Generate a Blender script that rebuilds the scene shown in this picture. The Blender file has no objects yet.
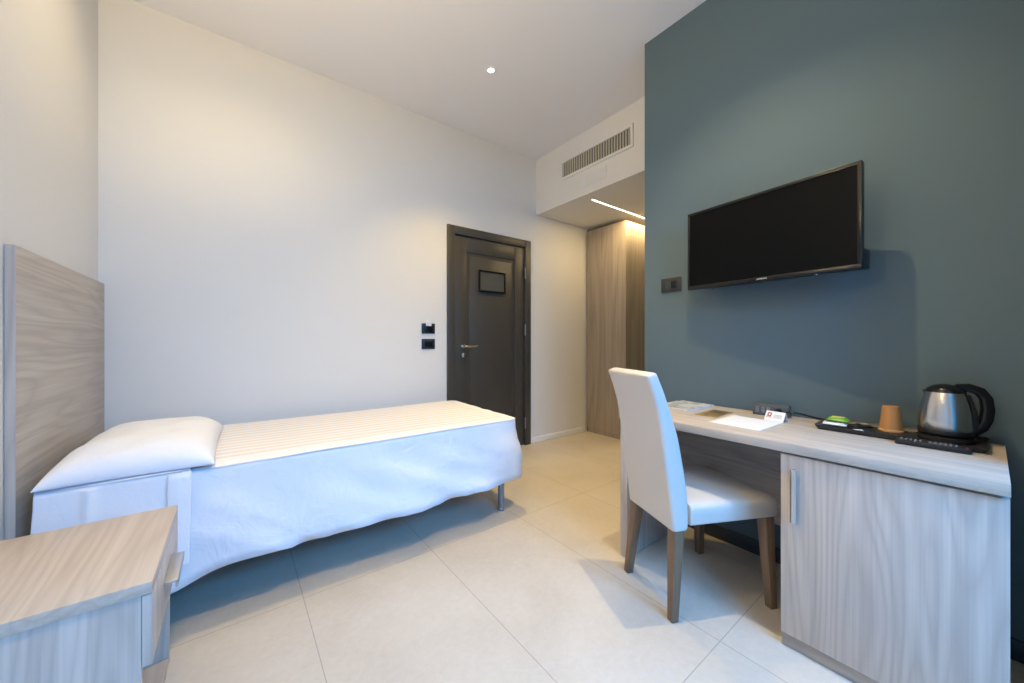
import bpy, bmesh, math, random
from mathutils import Vector, Matrix, noise

random.seed(4)
PI = math.pi
SC = bpy.context.scene
COL = SC.collection

# ------------------------------------------------------------------ camera
YAW = math.atan(279 / 365)                       # degrees the view turns from +Y towards +X
cam = bpy.data.cameras.new('camera')
cam.sensor_width = 36.0
cam.lens = 365.0 / 1024.0 * 36.0
cam.shift_y = -1.5 / 1024.0
cam.clip_start = 0.02
camo = bpy.data.objects.new('camera', cam)
COL.objects.link(camo)
camo.location = (0, 0, 1.13)
camo.rotation_euler = (PI / 2, 0, -YAW)
SC.camera = camo

# ------------------------------------------------------------------ world, lights, exposure
SC.view_settings.view_transform = 'Standard'
SC.view_settings.look = 'None'
SC.view_settings.gamma = 1.0
SC.view_settings.use_curve_mapping = False
SC.view_settings.exposure = 0.0

world = bpy.data.worlds.new('sky')
SC.world = world
world.use_nodes = True
bg = world.node_tree.nodes['Background']
bg.inputs['Color'].default_value = (0.03, 0.42, 1.0, 1)
bg.inputs['Strength'].default_value = 1.0

H = 3.117        # ceiling
YN = 3.046       # north wall
XW = -0.603      # west wall
XE = 2.199       # blue wall
YS = -1.00       # south (window) wall
YB = 1.408       # corner of the blue wall

WARM = (0.95, 0.74, 0.40)
GOLD = (1.0, 0.66, 0.14)
DAY = (0.07, 0.42, 1.0)


def area(name, loc, target, sx, sy, power, color, shape='RECTANGLE', spread=PI):
    l = bpy.data.lights.new(name, 'AREA')
    l.shape = shape
    l.size = sx
    if shape == 'RECTANGLE':
        l.size_y = sy
    l.energy = power
    l.color = color
    l.spread = spread
    o = bpy.data.objects.new(name, l)
    COL.objects.link(o)
    o.location = loc
    d = Vector(target) - Vector(loc)
    o.rotation_euler = d.to_track_quat('-Z', 'Y').to_euler()
    return o


def spot(loc, power, cone, blend, color):
    l = bpy.data.lights.new('downlight_beam', 'SPOT')
    l.energy = power
    l.color = color
    l.spot_size = math.radians(cone)
    l.spot_blend = blend
    l.shadow_soft_size = 0.016
    o = bpy.data.objects.new('downlight_beam', l)
    COL.objects.link(o)
    o.location = loc
    return o


area('window_daylight', (0.85, -2.05, 2.85), (0.60, 1.7, 0.25), 2.4, 1.6, 355, DAY)
# recessed downlights: x, y, power, cone, softness of its edge
SPOTS = [(1.508, 2.228, 135, 100, 0.7), (1.40, 0.68, 160, 110, 0.7), (0.0, 2.20, 54, 150, 1.0), (0.0, 0.68, 50, 120, 0.8)]
for (sx_, sy_, pw_, cone_, bl_) in SPOTS:
    spot((sx_, sy_, H - 0.004), pw_, cone_, bl_, GOLD if sy_ > 2 and sx_ > 1 else WARM)
area('fill_uplight', (-0.50, 0.75, 2.02), (-0.44, 0.80, 3.0), 0.16, 0.1, 44, WARM)  # added warm fill thrown up at the ceiling from an unseen wall lamp
area('led_beam', (3.60, 2.373, 2.506), (3.60, 2.373, 0), 1.58, 0.016, 17, (1.0, 0.72, 0.32))


# ------------------------------------------------------------------ materials
def mat(name, color, rough=0.5, metal=0.0, spec=0.5):
    m = bpy.data.materials.new(name)
    m.use_nodes = True
    b = m.node_tree.nodes['Principled BSDF']
    b.inputs['Base Color'].default_value = (*color, 1)
    b.inputs['Roughness'].default_value = rough
    b.inputs['Metallic'].default_value = metal
    b.inputs['Specular IOR Level'].default_value = spec
    return m


class NT:
    def __init__(self, m):
        self.t = m.node_tree
        self.b = self.t.nodes['Principled BSDF']

    def n(self, typ, **kw):
        nd = self.t.nodes.new(typ)
        for k, v in kw.items():
            setattr(nd, k, v)
        return nd

    def l(self, a, b):
        self.t.links.new(a, b)

    def math(self, op, a, b=None, c=None):
        nd = self.n('ShaderNodeMath', operation=op)
        for i, v in enumerate((a, b, c)):
            if v is None:
                continue
            if isinstance(v, (int, float)):
                nd.inputs[i].default_value = v
            else:
                self.l(v, nd.inputs[i])
        return nd.outputs[0]

    def mix(self, fac, a, b):
        nd = self.n('ShaderNodeMix', data_type='RGBA')
        if isinstance(fac, (int, float)):
            nd.inputs[0].default_value = fac
        else:
            self.l(fac, nd.inputs[0])
        for i, v in ((6, a), (7, b)):
            if isinstance(v, tuple):
                nd.inputs[i].default_value = (*v, 1)
            else:
                self.l(v, nd.inputs[i])
        return nd.outputs[2]

    def noise(self, vec, scale, detail=3, rough=0.5, dist=0.0):
        nd = self.n('ShaderNodeTexNoise')
        nd.inputs['Scale'].default_value = scale
        nd.inputs['Detail'].default_value = detail
        nd.inputs['Roughness'].default_value = rough
        nd.inputs['Distortion'].default_value = dist
        self.l(vec, nd.inputs['Vector'])
        return nd.outputs['Fac']

    def ramp(self, fac, stops):
        nd = self.n('ShaderNodeValToRGB')
        cr = nd.color_ramp
        while len(cr.elements) < len(stops):
            cr.elements.new(0.5)
        for e, (p, c) in zip(cr.elements, stops):
            e.position = p
            e.color = (*c, 1)
        self.l(fac, nd.inputs[0])
        return nd.outputs[0]

    def bump(self, h, strength, dist=0.01):
        nd = self.n('ShaderNodeBump')
        nd.inputs['Strength'].default_value = strength
        nd.inputs['Distance'].default_value = dist
        self.l(h, nd.inputs['Height'])
        self.l(nd.outputs[0], self.b.inputs['Normal'])

    def obj(self):
        return self.n('ShaderNodeTexCoord').outputs['Object']


def paint(name, c, bump=0.06):
    m = mat(name, c, 0.75, spec=0.25)
    t = NT(m)
    v = t.obj()
    n = t.noise(v, 1.3, 3)
    t.l(t.mix(t.math('MULTIPLY', n, 0.5), tuple(x * 0.97 for x in c), tuple(min(1, x * 1.03) for x in c)), t.b.inputs['Base Color'])
    t.bump(t.noise(v, 260, 2), bump, 0.002)
    return m


def wood(name, axis, light=(0.57, 0.49, 0.43), dark=(0.39, 0.325, 0.275), freq=9.0, across=5.5, rough=0.42, seed=0.0, fib=0.45):
    """pale ash veneer: cathedral contour lines of a stretched noise plus fine fibres along one axis"""
    m = mat(name, light, rough, spec=0.4)
    t = NT(m)
    v = t.obj()
    mp = t.n('ShaderNodeMapping')
    mp.inputs['Location'].default_value = (seed, seed * 1.7, seed * 0.6)
    sc = [across] * 3
    sc['xyz'.index(axis)] = 0.62
    mp.inputs['Scale'].default_value = sc
    t.l(v, mp.inputs['Vector'])
    n1 = t.noise(mp.outputs[0], 0.8, 2.0, 0.45, 0.2)
    pp = t.math('PINGPONG', t.math('MULTIPLY', n1, freq * 4.2), 1.0)
    mp2 = t.n('ShaderNodeMapping')
    sc2 = [150.0] * 3
    sc2['xyz'.index(axis)] = 2.0
    mp2.inputs['Scale'].default_value = sc2
    t.l(v, mp2.inputs['Vector'])
    fb = t.noise(mp2.outputs[0], 1.0, 3, 0.6)
    mp3 = t.n('ShaderNodeMapping')
    sc3 = [34.0] * 3
    sc3['xyz'.index(axis)] = 0.5
    mp3.inputs['Scale'].default_value = sc3
    t.l(v, mp3.inputs['Vector'])
    fb2 = t.noise(mp3.outputs[0], 1.0, 3, 0.6)
    sharp = t.math('POWER', pp, 2.0)
    f = t.math('ADD', t.math('MULTIPLY', sharp, 0.34), t.math('MULTIPLY', t.math('SUBTRACT', fb, 0.5), fib * 1.3))
    f = t.math('ADD', f, t.math('MULTIPLY', t.math('SUBTRACT', fb2, 0.5), 1.15))
    f = t.math('ADD', f, 0.2)
    mid = tuple((a + b) / 2 for a, b in zip(light, dark))
    col = t.ramp(f, [(0.0, tuple(min(1, x * 1.06) for x in light)), (0.45, mid), (1.0, dark)])
    t.l(col, t.b.inputs['Base Color'])
    t.bump(fb, 0.12, 0.001)
    return m


M = {}
M['wall'] = paint('wall_paint', (0.82, 0.80, 0.775))
M['ceiling'] = paint('ceiling_paint', (0.86, 0.85, 0.88))
M['blue'] = paint('blue_grey_paint', (0.105, 0.152, 0.178))
M['white_trim'] = mat('white_trim', (0.87, 0.86, 0.85), 0.45)
M['dark_trim'] = mat('dark_trim', (0.03, 0.035, 0.045), 0.45)
M['wood_h'] = wood('ash_veneer_along_y', 'y', light=(0.57, 0.485, 0.415), dark=(0.44, 0.365, 0.30), seed=2.1)
M['wood_v'] = wood('ash_veneer_along_z', 'z', light=(0.58, 0.51, 0.46), dark=(0.40, 0.345, 0.31), seed=4.4)
M['wood_x'] = wood('ash_veneer_along_x', 'x', seed=7.7)
M['wood_head'] = wood('headboard_veneer', 'y', light=(0.54, 0.475, 0.41), dark=(0.37, 0.315, 0.265), seed=1.3, freq=8)
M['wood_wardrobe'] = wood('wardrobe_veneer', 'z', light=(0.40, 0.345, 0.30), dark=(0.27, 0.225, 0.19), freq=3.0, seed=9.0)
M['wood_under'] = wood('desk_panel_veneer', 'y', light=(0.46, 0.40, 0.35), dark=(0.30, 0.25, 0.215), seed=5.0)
M['leg_wood'] = wood('walnut_leg', 'z', light=(0.22, 0.14, 0.085), dark=(0.12, 0.07, 0.042), freq=3, seed=3.0)
M['black'] = mat('black_plastic', (0.012, 0.012, 0.013), 0.35)
M['gloss_black'] = mat('gloss_black', (0.008, 0.008, 0.009), 0.22, spec=0.35)
M['screen'] = mat('screen_glass', (0.004, 0.0045, 0.005), 0.35, spec=0.06)
M['satin'] = mat('satin_aluminium', (0.62, 0.61, 0.60), 0.38, 0.9)
M['steel'] = mat('brushed_steel', (0.62, 0.60, 0.58), 0.24, 1.0)
M['chrome'] = mat('chrome', (0.75, 0.74, 0.72), 0.15, 1.0)
M['grey_metal'] = mat('grey_metal', (0.27, 0.29, 0.32), 0.4, 0.4)
M['dark_grey'] = mat('anthracite_plate', (0.014, 0.018, 0.025), 0.4)
M['leather'] = mat('cream_leatherette', (0.64, 0.59, 0.55), 0.48, spec=0.4)
M['fabric_white'] = mat('white_cotton', (0.79, 0.815, 0.89), 0.85, spec=0.15)
M['paper'] = mat('white_paper', (0.83, 0.82, 0.80), 0.7, spec=0.2)
M['red'] = mat('dark_red_print', (0.42, 0.03, 0.035), 0.6)
M['ink'] = mat('grey_print', (0.25, 0.25, 0.27), 0.7)
M['green'] = mat('green_foil', (0.16, 0.42, 0.035), 0.4)
M['yellow'] = mat('yellow_foil', (0.72, 0.66, 0.16), 0.45)
M['cup'] = mat('brown_cardboard', (0.50, 0.235, 0.075), 0.6)
M['brown_rim'] = mat('pale_cardboard', (0.60, 0.33, 0.14), 0.6)
M['slat'] = mat('beige_slat', (0.60, 0.57, 0.47), 0.5)
M['slat_dark'] = mat('duct_dark', (0.10, 0.095, 0.08), 0.8)
M['vent_white'] = mat('vent_white', (0.80, 0.79, 0.77), 0.5)
M['white_plastic'] = mat('white_plastic', (0.82, 0.82, 0.83), 0.4)
M['socket_grey'] = mat('socket_grey', (0.085, 0.088, 0.09), 0.45)
M['mattress'] = mat('mattress_ticking', (0.7, 0.69, 0.67), 0.9)
M['glass_sheet'] = mat('notice_sheet', (0.09, 0.09, 0.085), 0.18)

# door laquer
m = mat('dark_grey_lacquer', (0.058, 0.053, 0.046), 0.42)
M['door'] = m
# emissive
for nm, col, st in (('lamp_glow', (1.0, 0.86, 0.66), 9.0), ('led_glow', (1.0, 0.86, 0.6), 7.0)):
    m = mat(nm, (0.9, 0.9, 0.9))
    b = m.node_tree.nodes['Principled BSDF']
    b.inputs['Emission Color'].default_value = (*col, 1)
    b.inputs['Emission Strength'].default_value = st
    M[nm] = m


def mk_floor():
    m = mat('stone_tile', (0.56, 0.52, 0.46), 0.42, spec=0.4)
    t = NT(m)
    v = t.obj()
    s = t.n('ShaderNodeSeparateXYZ')
    t.l(v, s.inputs[0])

    def seam(c, off, per, w):
        x = t.math('FRACT', t.math('DIVIDE', t.math('SUBTRACT', c, off), per))
        a = t.math('LESS_THAN', x, w / per)
        return a
    sx = seam(s.outputs[0], 0.2435 - 6.03, 0.603, 0.0035)
    sy = seam(s.outputs[1], 0.612 - 6.05, 1.21, 0.0035)
    sm = t.math('MAXIMUM', sx, sy)
    n1 = t.noise(v, 2.2, 5, 0.6, 0.4)
    n2 = t.noise(v, 38, 4, 0.65)
    f = t.math('ADD', t.math('MULTIPLY', n1, 0.65), t.math('MULTIPLY', n2, 0.35))
    c = t.ramp(f, [(0.28, (0.51, 0.45, 0.38)), (0.5, (0.58, 0.52, 0.45)), (0.72, (0.64, 0.585, 0.515))])
    # pale veins
    vn = t.noise(v, 1.7, 6, 0.55, 1.2)
    vein = t.math('LESS_THAN', t.math('ABSOLUTE', t.math('SUBTRACT', vn, 0.5)), 0.004)
    c = t.mix(t.math('MULTIPLY', vein, 0.10), c, (0.72, 0.69, 0.64))
    c = t.mix(t.math('MULTIPLY', sm, 0.6), c, (0.25, 0.22, 0.19))
    t.l(c, t.b.inputs['Base Color'])
    t.l(t.math('ADD', 0.36, t.math('MULTIPLY', n2, 0.2)), t.b.inputs['Roughness'])
    t.bump(t.math('SUBTRACT', t.math('MULTIPLY', n2, 0.2), sm), 0.15, 0.002)
    return m


M['floor'] = mk_floor()


def mk_cover():
    """white cotton; the flat top carries woven lengthwise stripes of beige between white bands"""
    m = mat('striped_cotton', (0.79, 0.815, 0.89), 0.85, spec=0.15)
    t = NT(m)
    v = t.obj()
    s = t.n('ShaderNodeSeparateXYZ')
    t.l(v, s.inputs[0])
    y = s.outputs[1]
    wob = t.math('MULTIPLY', t.math('SUBTRACT', t.noise(v, 2.5, 2), 0.5), 0.012)
    ph = t.math('FRACT', t.math('DIVIDE', t.math('ADD', y, wob), 0.062))
    a = t.math('GREATER_THAN', ph, 0.5)
    inner = t.math('GREATER_THAN', y, 0.085)
    top = t.math('GREATER_THAN', s.outputs[2], 0.592)
    inner2 = t.math('LESS_THAN', s.outputs[0], 2.0)
    f = t.math('MULTIPLY', t.math('MULTIPLY', a, inner), t.math('MULTIPLY', top, inner2))
    c = t.mix(f, (0.79, 0.815, 0.89), (0.74, 0.70, 0.71))
    # thin thread lines
    ph2 = t.math('FRACT', t.math('DIVIDE', t.math('ADD', y, wob), 0.0155))
    th = t.math('MULTIPLY', t.math('GREATER_THAN', ph2, 0.8), t.math('MULTIPLY', inner, top))
    c = t.mix(t.math('MULTIPLY', th, 0.2), c, (0.62, 0.55, 0.52))
    t.l(c, t.b.inputs['Base Color'])
    t.bump(t.noise(v, 7, 4, 0.55, 0.8), 0.4, 0.02)
    return m


M['cover'] = mk_cover()
t = NT(M['fabric_white'])
t.bump(t.noise(t.obj(), 8, 4, 0.6, 0.6), 0.22, 0.02)
t = NT(M['leather'])
t.bump(t.noise(t.obj(), 220, 3, 0.6), 0.12, 0.002)


def mk_mag(name, seed, cols):
    m = mat(name, cols[0], 0.35)
    t = NT(m)
    v = t.obj()
    mp = t.n('ShaderNodeMapping')
    mp.inputs['Location'].default_value = (seed, seed, 0)
    t.l(v, mp.inputs[0])
    n = t.noise(mp.outputs[0], 14, 3, 0.55, 0.8)
    st = [(0.2 + 0.6 * i / (len(cols) - 1), c) for i, c in enumerate(cols)]
    nd = t.ramp(n, st)
    t.l(nd, t.b.inputs['Base Color'])
    return m


M['mag'] = mk_mag('magazine_cover', 3, [(0.10, 0.12, 0.13), (0.35, 0.36, 0.36), (0.70, 0.68, 0.66), (0.30, 0.33, 0.36)])
M['leaflet'] = mk_mag('golden_brown_leaflet', 8, [(0.10, 0.06, 0.02), (0.22, 0.14, 0.035), (0.42, 0.30, 0.10), (0.16, 0.10, 0.03)])


# ------------------------------------------------------------------ mesh helpers
def box(bm, x0, x1, y0, y1, z0, z1, bev=0.0, seg=2):
    r = bmesh.ops.create_cube(bm, size=1.0)
    vs = r['verts']
    for v in vs:
        v.co = Vector(((x0 + x1) / 2 + v.co.x * (x1 - x0), (y0 + y1) / 2 + v.co.y * (y1 - y0), (z0 + z1) / 2 + v.co.z * (z1 - z0)))
    if bev > 0:
        es = {e for v in vs for e in v.link_edges}
        bmesh.ops.bevel(bm, geom=list(es), offset=bev, segments=seg, affect='EDGES', profile=0.5)
    return vs


def tube(bm, pts, r, n=12, cap=True):
    pts = [Vector(p) for p in pts]
    rad = r if isinstance(r, (list, tuple)) else [r] * len(pts)
    rings = []
    ref = None
    for i, p in enumerate(pts):
        a = pts[max(0, i - 1)]
        b = pts[min(len(pts) - 1, i + 1)]
        d = (b - a).normalized()
        if ref is None:
            ref = Vector((0, 0, 1)) if abs(d.z) < 0.9 else Vector((1, 0, 0))
        u = d.cross(ref).normalized()
        w = d.cross(u).normalized()
        ref = u.cross(d).normalized() if True else ref
        rings.append([bm.verts.new(p + rad[i] * (math.cos(2 * PI * k / n) * u + math.sin(2 * PI * k / n) * w)) for k in range(n)])
    for i in range(len(rings) - 1):
        for k in range(n):
            bm.faces.new((rings[i][k], rings[i][(k + 1) % n], rings[i + 1][(k + 1) % n], rings[i + 1][k]))
    if cap:
        bm.faces.new(rings[0][::-1])
        bm.faces.new(rings[-1])


def lathe(bm, prof, n=32, cx=0, cy=0, sy=1.0):
    rings = []
    for (r, z) in prof:
        if r < 1e-5:
            rings.append([bm.verts.new((cx, cy, z))])
        else:
            rings.append([bm.verts.new((cx + r * math.cos(2 * PI * k / n), cy + sy * r * math.sin(2 * PI * k / n), z)) for k in range(n)])
    for a, b in zip(rings, rings[1:]):
        for k in range(n):
            q = [a[k % len(a)], a[(k + 1) % n % len(a)], b[(k + 1) % n % len(b)], b[k % len(b)]]
            q = list(dict.fromkeys(q))
            if len(q) >= 3:
                bm.faces.new(q)


def loft(bm, sections, cap=True):
    """sections: list of equally long closed point lists"""
    rings = [[bm.verts.new(p) for p in s] for s in sections]
    n = len(rings[0])
    for a, b in zip(rings, rings[1:]):
        for k in range(n):
            bm.faces.new((a[k], a[(k + 1) % n], b[(k + 1) % n], b[k]))
    if cap:
        bm.faces.new(rings[0][::-1])
        bm.faces.new(rings[-1])


def rrect(hx, hy, r, n=4):
    out = []
    for (cx, cy, a0) in ((hx - r, hy - r, 0), (-hx + r, hy - r, PI / 2), (-hx + r, -hy + r, PI), (hx - r, -hy + r, 1.5 * PI)):
        for i in range(n + 1):
            a = a0 + PI / 2 * i / n
            out.append((cx + r * math.cos(a), cy + r * math.sin(a)))
    return out


def obj(name, bm, material, parent=None, smooth=None):
    bmesh.ops.recalc_face_normals(bm, faces=bm.faces[:])
    me = bpy.data.meshes.new(name)
    bm.to_mesh(me)
    bm.free()
    mats = material if isinstance(material, (list, tuple)) else [material]
    for x in mats:
        me.materials.append(x)
    o = bpy.data.objects.new(name, me)
    COL.objects.link(o)
    if smooth is not None:
        for p in me.polygons:
            p.use_smooth = True
        me.set_sharp_from_angle(angle=math.radians(smooth))
    if parent is not None:
        o.parent = parent
    return o


def tag(o, label, cat, group=None):
    o['label'] = label
    o['category'] = cat
    if group:
        o['group'] = group
    return o


def thing(name, label, cat, loc=(0, 0, 0), rz=0.0, group=None):
    o = bpy.data.objects.new(name, None)
    o.empty_display_size = 0.05
    COL.objects.link(o)
    o.location = loc
    o.rotation_euler = (0, 0, rz)
    return tag(o, label, cat, group)


def bx(name, dims, material, parent=None, bev=0.0, seg=2):
    bm = bmesh.new()
    box(bm, *dims, bev, seg)
    return obj(name, bm, material, parent, 40 if bev else None)


def struct(o):
    o['kind'] = 'structure'
    return o


# ------------------------------------------------------------------ the room
XX = 5.2
struct(bx('floor', (XW - 0.2, XX + 0.2, YS - 0.2, YN + 0.2, -0.1, 0), M['floor']))
struct(bx('ceiling', (XW - 0.2, XX + 0.2, YS - 0.2, YN + 0.2, H, H + 0.1), M['ceiling']))
struct(bx('wall_west', (XW - 0.15, XW, YS - 0.2, YN + 0.15, 0, H), M['wall']))
DX0, DX1, DZ = 1.568, 2.571, 2.201       # door casing
bm = bmesh.new()
box(bm, XW, DX0 + 0.03, YN, YN + 0.15, 0, H)
box(bm, DX1 - 0.03, XX + 0.2, YN, YN + 0.15, 0, H)
box(bm, DX0 + 0.03, DX1 - 0.03, YN, YN + 0.15, DZ - 0.03, H)
struct(obj('wall_north', bm, M['wall']))
struct(bx('wall_east', (XE, XX + 0.2, YS - 0.2, YB, 0, H), M['blue']))
struct(bx('wall_added_shade', (1.78, XE, YS, -0.16, 0, H), M['blue']))  # unseen block added to shade the south end of the blue wall
struct(bx('wall_east_far', (XX, XX + 0.2, YB, YN, 0, H), M['wall'])).name = 'wall_passage'
WX0, WX1, WZ0, WZ1 = 0.05, 1.65, 0.06, 2.50
bm = bmesh.new()
box(bm, XW, WX0, YS - 0.15, YS, 0, H)
box(bm, WX1, XE, YS - 0.15, YS, 0, H)
box(bm, WX0, WX1, YS - 0.15, YS, WZ1, H)
box(bm, WX0, WX1, YS - 0.15, YS, 0, WZ0)
struct(obj('wall_south', bm, M['wall']))
bm = bmesh.new()
for a, b in ((WX0, WX0 + 0.06), (WX1 - 0.06, WX1)):
    box(bm, a, b, YS - 0.12, YS - 0.05, WZ0, WZ1)
xm = (WX0 + WX1) / 2
for a, b in ((WZ0, WZ0 + 0.07), (WZ1 - 0.07, WZ1)):
    box(bm, WX0 + 0.06, WX1 - 0.06, YS - 0.12, YS - 0.05, a, b)
box(bm, xm - 0.045, xm + 0.045, YS - 0.12, YS - 0.05, WZ0 + 0.07, WZ1 - 0.07)
struct(obj('window_1', bm, M['white_trim']))
bm = bmesh.new()
box(bm, 2.667, XX, YB, YN, 2.514, H)
struct(obj('trim_1', bm, M['wall']))              # the lowered bulkhead over the passage
bm = bmesh.new()
box(bm, DX1 + 0.002, 3.47, YN - 0.012, YN, 0, 0.058, 0.003)
box(bm, XW, DX0 - 0.002, YN - 0.012, YN, 0, 0.058, 0.003)
struct(obj('baseboard_north', bm, M['white_trim']))
struct(bx('baseboard_west', (XW, XW + 0.012, YS, YN - 0.012, 0, 0.058), M['white_trim'], bev=0.003))
struct(bx('baseboard_east', (XE - 0.012, XE, YS, YB, 0, 0.075), M['dark_trim'], bev=0.003))

# door
d = bpy.data.objects.new('door_1', None)
COL.objects.link(d)
d.location = (DX0, YN, 0)
struct(d)
W = DX1 - DX0
bm = bmesh.new()
cw = 0.078
for a, b in ((0.0, cw), (W - cw, W)):
    box(bm, a, b, -0.022, 0.10, 0, DZ, 0.004)
box(bm, cw, W - cw, -0.022, 0.10, DZ - cw, DZ, 0.004)
obj('door_casing', bm, M['door'], d, 40)
x0, x1, zt = cw + 0.006, W - cw - 0.006, DZ - cw - 0.006
bm = bmesh.new()
st = 0.125
Y0 = -0.004
# leaf: stiles and rails with a stepped inner field
box(bm, x0, x1, Y0 + 0.010, 0.04, 0.006, zt)
box(bm, x0, x0 + st, Y0, Y0 + 0.012, 0.006, zt, 0.003)
box(bm, x1 - st, x1, Y0, Y0 + 0.012, 0.006, zt, 0.003)
box(bm, x0 + st, x1 - st, Y0, Y0 + 0.012, zt - st - 0.02, zt, 0.003)
box(bm, x0 + st, x1 - st, Y0, Y0 + 0.012, 0.006, 0.22, 0.003)
box(bm, x0 + st + 0.035, x1 - st - 0.035, Y0 + 0.003, Y0 + 0.012, 0.255, zt - st - 0.055, 0.006)
obj('door_leaf', bm, M['door'], d, 40)
hx = 1.737 - DX0
bm = bmesh.new()
for zc in (1.07, 0.985):
    tube(bm, [(hx, Y0 + 0.002, zc), (hx, Y0 - 0.012, zc)], 0.025, 20)
obj('rosette', bm, M['chrome'], d, 40)
bm = bmesh.new()
tube(bm, [(hx, Y0 - 0.010, 1.07), (hx, Y0 - 0.05, 1.07), (hx + 0.006, Y0 - 0.058, 1.07), (hx + 0.03, Y0 - 0.06, 1.07), (hx + 0.12, Y0 - 0.058, 1.07)], [0.010, 0.010, 0.010, 0.0095, 0.008], 12)
obj('door_handle', bm, M['chrome'], d, 40)
bm = bmesh.new()
box(bm, hx - 0.006, hx + 0.006, Y0 - 0.026, Y0 - 0.010, 0.965, 1.004, 0.003)
obj('thumb_turn', bm, M['chrome'], d, 40)
for zc in (1.846, 1.238, 0.242):
    bm = bmesh.new()
    tube(bm, [(W - cw - 0.004, -0.026, zc - 0.06), (W - cw - 0.004, -0.026, zc + 0.06)], 0.007, 12)
    o = obj('hinge', bm, M['grey_metal'], d, 40)
    o['label'] = 'pale metal hinge barrel'

# framed notice on the door
t = thing('framed_notice', 'small black framed notice fixed high on the dark grey door', 'notice', (2.069, YN - 0.006, 1.712))
w, h = 0.322, 0.212
bm = bmesh.new()
for (a, b, c, e) in ((-w / 2, w / 2, h / 2 - 0.016, h / 2), (-w / 2, w / 2, -h / 2, -h / 2 + 0.016), (-w / 2, -w / 2 + 0.016, -h / 2 + 0.016, h / 2 - 0.016), (w / 2 - 0.016, w / 2, -h / 2 + 0.016, h / 2 - 0.016)):
    box(bm, a, b, -0.016, 0, c, e, 0.002)
obj('frame', bm, M['gloss_black'], t, 40)
bx('sheet', (-w / 2 + 0.016, w / 2 - 0.016, -0.008, -0.001, -h / 2 + 0.016, h / 2 - 0.016), M['glass_sheet'], t)

# switch plates
def plate(name, label, cat, loc, rz, w, h, group=None):
    t = thing(name, label, cat, loc, rz, group)
    bm = bmesh.new()
    box(bm, -w / 2, w / 2, -0.010, 0, -h / 2, h / 2, 0.003)
    obj('cover_plate', bm, M['dark_grey'], t, 40)
    return t


t = plate('card_switch', 'dark key card switch plate by the door, the upper of the two, card inserted', 'switch', (1.3845, YN, 1.232), 0, 0.125, 0.09, 'switch plates by the door')
bx('card_slot', (-0.038, 0.038, -0.020, -0.010, -0.03, 0.022), M['gloss_black'], t, 0.003)
t = thing('key_card', 'white key card standing in the upper switch plate by the door', 'card', (1.3845, YN - 0.015, 1.25))
bx('card', (-0.027, 0.027, -0.001, 0.001, 0.002, 0.06), M['white_plastic'], t, 0.0004)
t = plate('light_switch', 'dark light switch plate by the door, directly below the key card switch', 'switch', (1.3845, YN, 1.0945), 0, 0.125, 0.09, 'switch plates by the door')
for k in range(3):
    bx('rocker', (-0.036 + 0.024 * k + 0.0008, -0.036 + 0.024 * (k + 1) - 0.0008, -0.014, -0.010, -0.024, 0.024), M['gloss_black'], t, 0.0015)
t = plate('wall_socket', 'dark wall outlet plate on the blue wall left of the television', 'socket', (XE, 1.219, 1.478), -PI / 2, 0.13, 0.088)
bx('socket_insert', (-0.035, 0.0, -0.013, -0.010, -0.023, 0.023), mat('slate_insert', (0.035, 0.04, 0.045), 0.45), t, 0.0015)
bx('blank_insert', (0.001, 0.035, -0.013, -0.010, -0.023, 0.023), M['gloss_black'], t, 0.0015)

# ceiling downlights
for i, (sx_, sy_, pw_, cone_, bl_) in enumerate(SPOTS):
    lab = ['small round recessed downlight glowing in the ceiling ahead of the door',
           'small round recessed downlight in the ceiling above the desk chair',
           'small round recessed downlight in the ceiling above the bed',
           'small round recessed downlight in the ceiling above the nightstand'][i]
    t = thing('ceiling_downlight', lab, 'light', (sx_, sy_, H), 0, 'recessed ceiling downlights')
    bm = bmesh.new()
    lathe(bm, [(0.041, 0.0), (0.041, -0.003), (0.037, -0.006), (0.024, -0.005), (0.021, 0.0)], 32)
    obj('trim_ring', bm, M['white_trim'], t, 40)
    bm = bmesh.new()
    lathe(bm, [(0.0, -0.0025), (0.020, -0.0025), (0.020, 0.0), (0, 0)], 24)
    obj('lens', bm, M['lamp_glow'], t)

# led strip in the soffit
t = thing('led_strip', 'slim glowing warm light strip in the soffit beside the wardrobe', 'light', (2.81, 2.373, 2.514))
bm = bmesh.new()
box(bm, 0, 1.6, -0.014, -0.009, -0.004, 0)
box(bm, 0, 1.6, 0.009, 0.014, -0.004, 0)
obj('profile', bm, M['white_trim'], t)
bx('diffuser', (0.002, 1.598, -0.009, 0.009, -0.005, 0), M['led_glow'], t)

# unseen wall lamp added over the nightstand to brighten the ceiling through its open top
t = thing('fill_wall_lamp', 'small white open-topped wall lamp added out of view above the nightstand as fill light', 'lamp', (XW, 0.75, 1.92))
bx('back_plate', (0.0005, 0.012, -0.05, 0.05, -0.06, 0.06), M['white_trim'], t, 0.003)
bm = bmesh.new()
for (a, b, c, e) in ((0.030, 0.036, -0.10, 0.10), (0.170, 0.176, -0.10, 0.10), (0.036, 0.170, -0.10, -0.094), (0.036, 0.170, 0.094, 0.10)):
    box(bm, a, b, c, e, -0.06, 0.085)
box(bm, 0.036, 0.170, -0.094, 0.094, -0.06, -0.054)
obj('lamp_shade', bm, M['white_trim'], t)
bm = bmesh.new()
tube(bm, [(0.011, 0, 0), (0.031, 0, 0)], 0.01, 12)
obj('arm', bm, M['chrome'], t, 40)
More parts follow.
